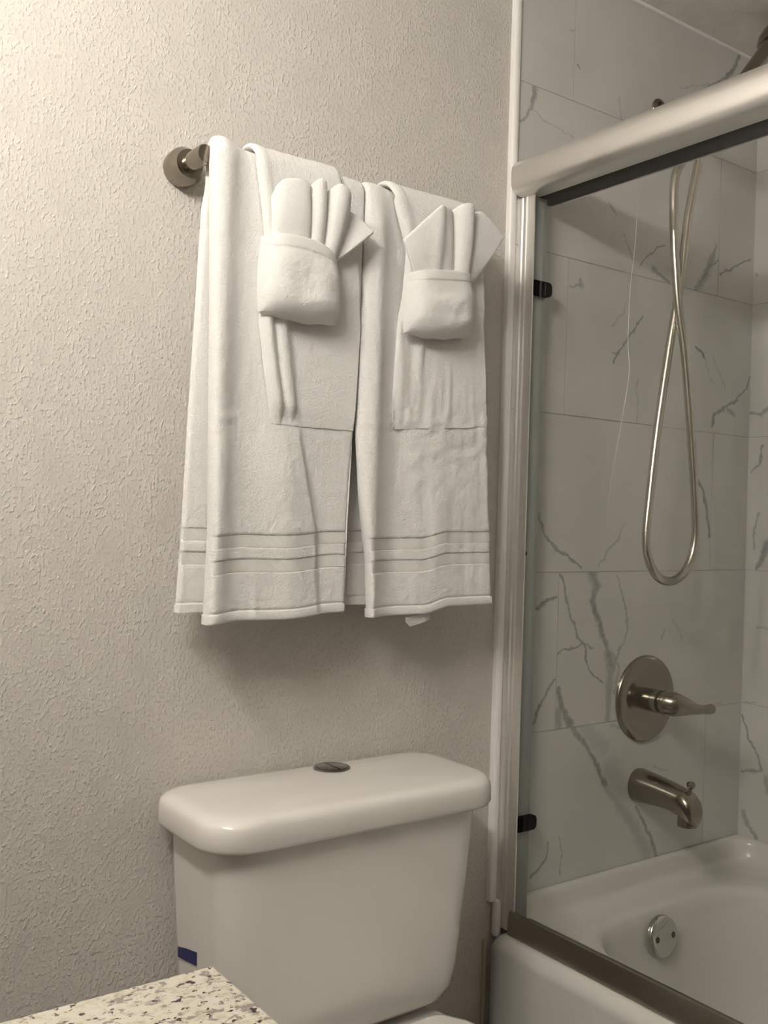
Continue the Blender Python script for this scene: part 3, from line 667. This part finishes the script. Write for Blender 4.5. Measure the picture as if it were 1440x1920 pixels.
# --- towel nearest the bar's free post
L_XL = [(1.0, -1.400), (1.127, -1.397), (1.42, -1.404), (1.64, -1.411), (1.70, -1.409)]
L_XR = [(1.0, -1.163), (1.13, -1.162), (1.25, -1.158), (1.376, -1.154), (1.46, -1.150), (1.56, -1.149), (1.66, -1.149), (1.70, -1.149)]
L_BL = [(1.01, -1.426), (1.125, -1.420), (1.24, -1.4165), (1.43, -1.409), (1.586, -1.404), (1.62, -1.399), (1.70, -1.399)]
FOLD = [(1.0, -1.216), (1.13, -1.224), (1.22, -1.245), (1.30, -1.262), (1.36, -1.27)]
def rel_L(side, x, z):
    n = noise.noise((x*9, z*2.2, 4.1))*.0035
    if side == 'b': return n*.6+.002*math.exp(-((x+1.41)/.012)**2)
    up_ = sstep(1.34, 1.22, z) if False else 1-sstep(1.20, 1.33, z)
    xf = interp(FOLD, z)
    d = n
    d += .0135*math.exp(-((x+1.392)/.022)**2)-.003*math.exp(-((x+1.345)/.03)**2)                       # rolled left edge
    d += .0080*math.exp(-((x+1.280-(1.2-z)*.12)/.030)**2)*(.2+.8*up_)
    d += (.0115*(1-sstep(xf-.005, xf+.009, x))-.006)*up_*(.55+.45*sstep(1.02, 1.14, z))             # overlapping pleat
    d += .0035*math.exp(-((x+1.322)/.006)**2)*(1-sstep(1.0, 1.12, z))*.5
    d += .0026*math.exp(-((z-1.290-.01*noise.noise((x*14, 0, 0)))/.004)**2)*(.12*sstep(-1.26, -1.245, x)+.8*(1-sstep(-1.375, -1.36, x)))*.8
    d -= .0022*math.exp(-((z-1.283-.01*noise.noise((x*14, 0, 0)))/.003)**2)*(.0*sstep(-1.26, -1.245, x)+.5*(1-sstep(-1.375, -1.36, x)))
    return d
bath_towel('white folded bath towel on the left, next to the bare towel bar post',
           lambda s, z: interp(L_XL if s == 'f' else L_BL, z), lambda s, z: interp(L_XR, z) if s == 'f' else -1.150,
           rel_L, lambda u, z: (.009*u+.0015*math.sin(u*9))*(1-sstep(1.15, 1.45, z)), 1.000, 1.014, 1.0145, 1.027)
# --- towel beside the shower door
R_XL = [(1.0, -1.121), (1.09, -1.127), (1.18, -1.142), (1.29, -1.1525), (1.42, -1.1505), (1.60, -1.148), (1.70, -1.148)]
R_XR = [(1.0, -.862), (1.01, -.864), (1.134, -.8715), (1.315, -.885), (1.49, -.898), (1.637, -.9075), (1.70, -.905)]
R_BL = [(1.0, -1.139), (1.3, -1.146), (1.7, -1.146)]
def rel_R(side, x, z):
    n = noise.noise((x*9+3, z*2.2, 8.3))*.003
    if side == 'b': return n*.6
    d = n+.0125*(1-.7*sstep(1.60, 1.67, z))*math.exp(-((x+1.128)/.020)**2)-.006*math.exp(-((x+1.070)/.026)**2)+.004*math.exp(-((x+.985)/.03)**2)*(1-sstep(1.1, 1.3, z))
    m = sstep(-1.085, -1.05, x)
    win = math.exp(-((z-1.30)/.085)**2)
    d += m*win*(.0042*noise.noise((x*75, z*11, 3.3))*sstep(1.25, 1.33, z)+.0040*noise.noise((x*26+z*22, z*58-x*24, 5.5))*(1-sstep(1.29, 1.36, z)))
    d += m*.0022*noise.noise((x*42, z*9, 6.1))*(1-sstep(1.24, 1.3, z))
    d += .0022*math.exp(-((z-1.300)/.0035)**2)*(1-sstep(-1.09, -1.06, x))-.002*math.exp(-((z-1.293)/.003)**2)*(1-sstep(-1.09, -1.06, x))
    return d
tR = bath_towel('white folded bath towel on the right, beside the shower door jamb',
           lambda s, z: interp(R_XL if s == 'f' else R_BL, z), lambda s, z: interp(R_XR, z) if s == 'f' else -.958+.07*(1-sstep(1.45, 1.58, z)),
           rel_R, lambda u, z: (.004*u+.010*sstep(.42, .62, u))*(1-sstep(1.12, 1.4, z)), 1.000, 1.017, 1.0145, 1.030)
# clear care label peeking out under the hem
lab = [(-1.043, .996, 0), (-1.0425, .988, .002), (-1.036, .982, .004), (-1.018, .986, .005), (-.997, .992, .004), (-.993, 1.006, 0)]
bm = bmesh.new()
f1 = [bm.verts.new((x, -.083-d, z)) for x, z, d in lab]; f2 = [bm.verts.new((x, -.0815-d*.4, z+.0005)) for x, z, d in lab]
bm.faces.new(f1); bm.faces.new(f2[::-1])
for k in range(len(lab)): bm.faces.new((f1[k], f1[(k+1) % 6], f2[(k+1) % 6], f2[k]))
co = from_bm('care_label', bm, M['plastic'], None, False); co['label'] = 'clear plastic care label'; keep(co, tR)

# --- narrow hand towels folded over the bath towels
def hand_towel(label, xl, xr, relief, zf, skew, under):
    t = empty('hand_towel', label, 'towel', (xl('f', 1.7), BY, 1.68), 'hand towels folded over the bath towels')
    hug = lambda x, z: under('f', x, z)-.0105+.0007
    f = lambda s, x, z: relief(s, x, z)+.0007*noise.noise((x*170, z*170, 2.2))
    keep(from_bm('terry_body', drape(xl, xr, .0345, .0072, f, zf, 1.42, skew, 90, .005, edge=.006, hug=hug), M['terry'], None, True, 70), t)
    return t
HL = [(1.28, -1.303), (1.30, -1.307), (1.36, -1.319), (1.43, -1.330), (1.48, -1.331), (1.5475, -1.3245), (1.60, -1.332), (1.70, -1.350)]
HR_ = [(1.28, -1.161), (1.45, -1.154), (1.54, -1.165), (1.60, -1.190), (1.655, -1.200), (1.70, -1.204)]
def rel_hL(side, x, z):
    if side == 'b': return 0
    xl = interp(HL, z); q = x-xl
    d = .0022*math.exp(-((q-.010)/.008)**2)
    low = 1-sstep(1.44, 1.52, z)
    d += low*(.0035*math.exp(-((q-.011)/.008)**2)-.0030*math.exp(-((q-.0235)/.004)**2)+.0028*math.exp(-((q-.034)/.008)**2)-.0085*sstep(.038, .056, q))
    d -= .0056*sstep(.030, .055, q)*(1-sstep(1.30, 1.37, z))
    d += -.0010*sstep(1.32, 1.29, z) if False else 0
    d -= .011*(1-sstep(1.287, 1.325-q*.2, z))
    return d+.001*noise.noise((x*20, z*6, 9))
hL = hand_towel('narrow white hand towel draped over the left bath towel, behind its folded washcloth',
           lambda s, z: interp(HL, z), lambda s, z: interp(HR_, z), rel_hL, 1.287, lambda u, z: .012*sstep(.15, .5, u)*(1-sstep(1.30, 1.36, z))*0+.0015*noise.noise((u*5, 3.1, 0))*(1-sstep(1.30, 1.36, z)), rel_L)
GL = [(1.28, -1.082), (1.35, -1.085), (1.45, -1.080), (1.52, -1.074), (1.58, -1.070), (1.64, -1.092), (1.70, -1.112)]
GR = [(1.28, -.888), (1.40, -.896), (1.55, -.910), (1.64, -.925), (1.70, -.930)]
def rel_hR(side, x, z):
    if side == 'b': return 0
    xl = interp(GL, z); q = x-xl
    low = 1-sstep(1.44, 1.52, z)
    d = .0025*math.exp(-((q-.012)/.009)**2)*(1-low)-.002*low
    st = noise.noise((x*80, z*8, 3.3))+.6*noise.noise((x*38+z*6, z*9, 7.7))
    d += low*(.0040*st-.0012)*(1-sstep(1.30, 1.29, z) if False else 1)
    d -= low*.0064+.0042*(1-sstep(1.31, 1.36, z))
    d += low*(.0030*noise.noise((x*30+z*26, z*50-x*22, 5.5)))*(1-sstep(1.32, 1.38, z))
    return d
hR = hand_towel('narrow white hand towel draped over the right bath towel, behind its folded washcloth',
           lambda s, z: interp(GL, z), lambda s, z: interp(GR, z) if s == 'f' else -.958, rel_hR, 1.296, lambda u, z: (.018*u+.002*noise.noise((u*6, 9.1, 0)))*(1-sstep(1.31, 1.40, z)), rel_R)

# --- washcloths folded into a pocket with a fan
def washcloth(label, TL, TR, BR, BL, base_y, depth, stations, seed, topsag):
    t = empty('washcloth', label, 'washcloth', ((BL[0]+BR[0])/2, base_y, BL[1]), 'washcloths folded as fans')
    def surf(u, v, off=0.0):
        xa = TL[0]*v+BL[0]*(1-v)-.004*math.sin(math.pi*v); xb = TR[0]*v+BR[0]*(1-v)+.004*math.sin(math.pi*v)
        x = xa+(xb-xa)*u
        z0 = BL[1]*(1-u)+BR[1]*u-.006*math.sin(math.pi*u)+.0035*noise.noise((u*4, seed, 0)); z1 = TL[1]*(1-u)+TR[1]*u+topsag(u)
        z = z0+(z1-z0)*v
        pu = max(0, 1-abs(2*u-1)**3.6)**.5
        pv = math.sqrt(max(0, 1-(1-min(v/.30, 1))**2.2))*(1-.08*sstep(.45, 1.0, v))
        wr = noise.noise((u*3.2+seed, v*3.2, seed))*.006+noise.noise((u*7+seed, v*7, 2*seed))*.0014
        wr *= sstep(1.0, .55, v) if False else (1-sstep(.55, 1.0, v))*(.4+.6*u)
        wr += .0006*noise.noise((x*190, z*190, 3))
        y = base_y-depth*pu*pv*(.88+.12*math.sin(math.pi*v))-wr*pu*pv-off*pu
        return (x, y, z)
    nu, nv = 64, 60; front = [[surf(i/nu, j/nv) for i in range(nu+1)] for j in range(nv+1)]
    bm = bmesh.new()
    F1 = [[bm.verts.new(p) for p in r] for r in front]
    F2 = [[bm.verts.new((p[0], base_y+.0015+.0*p[1], p[2])) for p in r] for r in front]
    # the pocket mouth is open: the back sheet stays behind the fan, the front sheet gets its own thickness
    F3 = [[bm.verts.new((F1[j][i].co.x, min(base_y-.002, F1[j][i].co.y+.008), F1[j][i].co.z)) for i in range(nu+1)] for j in range(nv-14, nv+1)]
    for j in range(nv):
        for i in range(nu):
            bm.faces.new((F1[j][i], F1[j][i+1], F1[j+1][i+1], F1[j+1][i])); bm.faces.new((F2[j][i+1], F2[j][i], F2[j+1][i], F2[j+1][i+1]))
    for j in range(nv):
        bm.faces.new((F1[j][0], F1[j+1][0], F2[j+1][0], F2[j][0])); bm.faces.new((F1[j][nu], F2[j][nu], F2[j+1][nu], F1[j+1][nu]))
    for i in range(nu):
        bm.faces.new((F1[0][i], F2[0][i], F2[0][i+1], F1[0][i+1])); bm.faces.new((F1[nv][i], F1[nv][i+1], F3[-1][i+1], F3[-1][i]))
        for j in range(14): bm.faces.new((F3[j][i], F3[j+1][i], F3[j+1][i+1], F3[j][i+1]))
        bm.faces.new((F3[0][i], F3[0][i+1], F2[nv-14][i+1], F2[nv-14][i]))
    keep(from_bm('pocket', bm, M['terry_fine'], None, True, 75), t)
    # smooth woven border along the mouth
    bm = bmesh.new(); V0 = .845
    rows = [[bm.verts.new(surf(i/nu, V0+(1.004-V0)*j/8, .0016 if 0 < j < 8 else .0002)) for i in range(nu+1)] for j in range(9)]
    for j in range(8):
        for i in range(nu): bm.faces.new((rows[j][i], rows[j][i+1], rows[j+1][i+1], rows[j+1][i]))
    keep(from_bm('woven_border', bm, M['woven'], None, True, 75), t)
    # fan of pleats
    base = catmull([s[0] for s in stations], 7); top = catmull([s[1] for s in stations], 7)
    bm = bmesh.new(); nv = 16; g = []
    for j in range(nv+1):
        v = j/nv; row = []
        for b, p in zip(base, top):
            q = b.lerp(p, v); q.y -= .006*math.sin(math.pi*v); row.append(bm.verts.new(q))
        g.append(row)
    for j in range(nv):
        for i in range(len(base)-1): bm.faces.new((g[j][i], g[j][i+1], g[j+1][i+1], g[j+1][i]))
    fan = from_bm('fan', bm, M['terry_fine'], None, True, 180)
    sm = fan.modifiers.new('thickness', 'SOLIDIFY'); sm.thickness = .009; sm.offset = 0
    ss = fan.modifiers.new('round', 'SUBSURF'); ss.levels = 2; ss.render_levels = 2
    keep(fan, t)
    return t
def ST(*r): return [((bx_, by_, bz_), (tx, ty, tz)) for bx_, by_, bz_, tx, ty, tz in r]
washcloth('white washcloth folded as a pocket and fan on the left hand towel',
    (-1.336, 1.549), (-1.216, 1.541), (-1.208, 1.441), (-1.338, 1.441), -.1045, .036,
    ST((-1.324, -0.1045, 1.515, -1.3255, -.110, 1.604), (-1.316, -0.1105, 1.515, -1.317, -.123, 1.628), (-1.292, -0.1133, 1.515, -1.295, -.130, 1.634), (-1.273, -0.1127, 1.515, -1.279, -.129, 1.633),
       (-1.264, -0.1078, 1.515, -1.2725, -.117, 1.627), (-1.257, -0.1133, 1.515, -1.262, -.134, 1.640), (-1.250, -0.1133, 1.515, -1.252, -.132, 1.639), (-1.243, -0.1078, 1.515, -1.2435, -.117, 1.626), (-1.237, -0.1144, 1.515, -1.230, -.138, 1.639),
       (-1.233, -0.1155, 1.515, -1.214, -.138, 1.634), (-1.229, -0.1100, 1.515, -1.203, -.122, 1.617), (-1.227, -0.1067, 1.526, -1.196, -.113, 1.612), (-1.224, -0.1078, 1.528, -1.180, -.118, 1.603), (-1.218, -0.1111, 1.531, -1.159, -.128, 1.583)),
    2.3, lambda u: .006*math.sin(math.pi*u)-.004*sstep(.6, 1, u))
washcloth('white washcloth folded as a pocket and fan on the right hand towel',
    (-1.078, 1.5405), (-.954, 1.557), (-.946, 1.458), (-1.080, 1.445), -.1045, .034,
    ST((-1.060, -0.1045, 1.515, -1.096, -.114, 1.588), (-1.052, -0.1072, 1.515, -1.078, -.123, 1.608), (-1.043, -0.1111, 1.515, -1.055, -.130, 1.632), (-1.034, -0.1138, 1.515, -1.038, -.136, 1.649), (-1.022, -0.1111, 1.515, -1.026, -.130, 1.651), (-1.004, -0.1100, 1.515, -1.014, -.126, 1.652),
       (-.989, -0.1067, 1.515, -1.003, -.117, 1.651), (-.981, -0.1122, 1.515, -.991, -.134, 1.662), (-.972, -0.1133, 1.515, -.974, -.136, 1.664), (-.964, -0.1067, 1.515, -.961, -.117, 1.656), (-.960, -0.1089, 1.531, -.945, -.124, 1.661), (-.957, -0.1089, 1.536, -.922, -.124, 1.649), (-.953, -0.1078, 1.544, -.891, -.122, 1.629)),
    5.1, lambda u: .002*math.sin(math.pi*u))

# ================================================================== TOILET
TX = -1.186
toilet = empty('toilet', 'white two-piece toilet with dual-flush button standing under the towels', 'toilet', (TX, -.35, 0))
def tank_ring(z, hx, y0, y1, rf, rb, cx=TX, ins=0.0):
    return [(x, y, z) for x, y in rrect(cx, (y0+y1)/2, hx-ins, abs(y1-y0)/2-ins, (rb, rb, rf, rf), 9)]
rings = [tank_ring(z, hx, y0, y1, rf, rb) for z, hx, y0, y1, rf, rb in (
    (.402, .120, -.045, -.120, .03, .02), (.404, .155, -.030, -.150, .05, .03), (.410, .180, -.020, -.170, .06, .03), (.422, .196, -.014, -.183, .06, .03), (.440, .2035, -.010, -.189, .058, .03),
    (.470, .2065, -.008, -.192, .055, .028), (.56, .2125, -.005, -.195, .05, .026), (.65, .2185, -.004, -.198, .048, .025), (.722, .2225, -.003, -.200, .046, .025))]
keep(from_bm('tank', rings_mesh(rings), M['porcelain'], None, True, 60), toilet)
rings = [tank_ring(z, .2515, -.001, -.2165, .062, .045, ins=i) for z, i in ((.7135, .012), (.7135, .006), (.7155, .002), (.720, 0), (.738, .0003), (.746, .0012), (.7515, .0035), (.7555, .0075), (.7582, .013), (.7596, .020), (.7605, .030))]
rings += [[(TX+(x-TX)*k, -.109+(y+.109)*k, .7605+d) for x, y, z in rings[-1]] for k, d in ((.85, .0016), (.6, .0030), (.3, .0038), (.01, .004))]
keep(from_bm('tank_lid', rings_mesh(rings), M['porcelain'], None, True, 60), toilet)
fb = from_bm('flush_button', lathe([(.0290, -.004), (.0290, .0022), (.0275, .0034), (.0255, .0034), (.0245, .0020), (0, .0024)], (-1.160, -.0585, .7632), (0, 0, 1), 48), M['button']); keep(fb, toilet)
for s in (-1, 1):
    out = []
    for k in range(17):
        a = math.pi*k/16; out.append((s*(.0012+.0228*math.sin(a)), .0228*math.cos(a)))
    bm = rings_mesh([[(-1.160+x*c, -.0585+y*c, .7632+h) for x, y in out] for h, c in ((.0015, 1), (.0036, 1), (.0042, .95))])
    o = from_bm('flush_half', bm, M['button'], None, True, 30); o.parent = fb; o.matrix_parent_inverse = Matrix.Identity(4)
bm = bmesh.new()
st_ = [(-.034, .5190, .5330), (-.060, .5225, .5400), (-.094, .5285, .5470)]
va = [[bm.verts.new((TX-.2110-.0012*0-d, y, z)) for y, z0, z1 in st_ for z in (z0, z1)] for d in (.0006, .0014)]
for q in va:
    for i in range(2): bm.faces.new((q[2*i], q[2*i+2], q[2*i+3], q[2*i+1]))
for i, j in ((0, 1), (1, 3), (3, 5), (5, 4), (4, 2), (2, 0)): bm.faces.new((va[0][i], va[0][j], va[1][j], va[1][i]))
o = from_bm('tape_strip', bm, M['blue'], None, False); o['label'] = 'dark blue tape strip on tank side'; keep(o, toilet)
# bowl: foot to rim
def oval(cx, yb, yf, hx, z, n=48, sq=2.4):
    out = []; cy = (yb+yf)/2; hy = abs(yb-yf)/2
    for k in range(n):
        a = 2*math.pi*k/n; c, s = math.cos(a), math.sin(a)
        out.append((cx+hx*math.copysign(abs(c)**(2/sq), c), cy+hy*math.copysign(abs(s)**(2/sq), s), z))
    return out
rings = [oval(TX, yb, yf, hx, z) for z, yb, yf, hx in ((0, -.10, -.52, .115), (.03, -.10, -.52, .112), (.10, -.11, -.50, .100), (.18, -.10, -.53, .115), (.26, -.08, -.60, .150), (.33, -.05, -.66, .175), (.375, -.03, -.69, .182), (.395, -.028, -.692, .182), (.401, -.034, -.686, .176))]
keep(from_bm('bowl', rings_mesh(rings), M['porcelain'], None, True, 60), toilet)
def seat_outline(ins, y_back=-.232):
    out = []
    P = [(.120, y_back), (.140, -.30), (.172, -.40), (.180, -.48), (.168, -.57), (.13, -.645), (.07, -.685), (0, -.697)]
    c = catmull([(x, y, 0) for x, y in P], 5)
    # rounded rear corner
    right = [(.09, y_back), (.105, y_back-.002), (.114, y_back-.008), (.119, y_back-.018)]+[(p.x, p.y) for p in c[3:]]
    pts = right+[(-x, y) for x, y in reversed(right[:-1])]
    cyy = -.46
    return [(TX+x*(1-ins/.17), cyy+(y-cyy)*(1-ins/.23)) for x, y in pts]
for nm, zs in (('seat', ((.4015, .004), (.404, 0), (.416, 0), (.4185, .004))), ('seat_lid', ((.4195, .003), (.4215, 0), (.432, 0), (.4375, .004), (.440, .012)))):
    keep(from_bm(nm, rings_mesh([[(x, y, z) for x, y in seat_outline(i)] for z, i in zs]), M['porcelain'], None, True, 50), toilet)

# ================================================================== VANITY
CT = .81
van = empty('vanity_cabinet', 'brown vanity cabinet under the granite countertop', 'cabinet', (-1.93, -1.1, 0))
keep(boxobj('carcass', (WX+.002, -1.70, -1.55, -.675, .09, CT-.0305), M['wood'], None, .003), van)
keep(boxobj('toe_kick', (WX+.002, -1.76, -1.54, -.69, 0, .0895), M['wood']), van)
for y0, y1 in ((-1.53, -1.12), (-1.105, -.695)):
    d = keep(boxobj('door', (-1.6995, -1.681, y0, y1, .12, CT-.06), M['wood'], None, .003), van)
    hy = y1-.05 if y0 < -1.2 else y0+.05
    h = from_bm('handle', tube([Vector((-1.681, hy, .62)), Vector((-1.655, hy, .625)), Vector((-1.655, hy, .715)), Vector((-1.681, hy, .72))], .005, 10), M['nickel'])
    h.parent = d; h.matrix_parent_inverse = Matrix.Identity(4)
bm = bmesh.new(); box(bm, WX+.0015, -1.655, -1.575, -.652, CT-.03, CT, .004, 3)
ct = from_bm('countertop', bm, M['granite'], None, True, 40)
tag(ct, 'cream granite countertop with dark speckles at the lower left', 'countertop')

# ================================================================== VANITY LIGHT (the lamp that lights the room)
vl = empty('vanity_light', 'three-globe vanity light on the wall above the vanity', 'light fixture', (WX, -.85, 1.98))
keep(boxobj('backplate', (WX+.0005, WX+.022, -1.16, -.54, 1.955, 2.025), M['nickel'], None, .004), vl)
for y in (-.64, -.85, -1.06):
    a = from_bm('arm', tube(catmull([(WX+.02, y, 1.99), (WX+.07, y, 1.985), (WX+.11, y, 1.965)], 6), .009, 12), M['nickel']); keep(a, vl)
    keep(from_bm('socket', lathe([(.022, 0), (.026, .006), (.026, .03), (0, .032)], (WX+.12, y, 1.945), (0, 0, 1), 24), M['nickel']), vl)
    bm = bmesh.new(); bmesh.ops.create_icosphere(bm, subdivisions=2, radius=.047, matrix=Matrix.Translation((WX+.12, y, 2.022)))
    keep(from_bm('bulb', bm, M['bulb'], None, True, 180), vl)
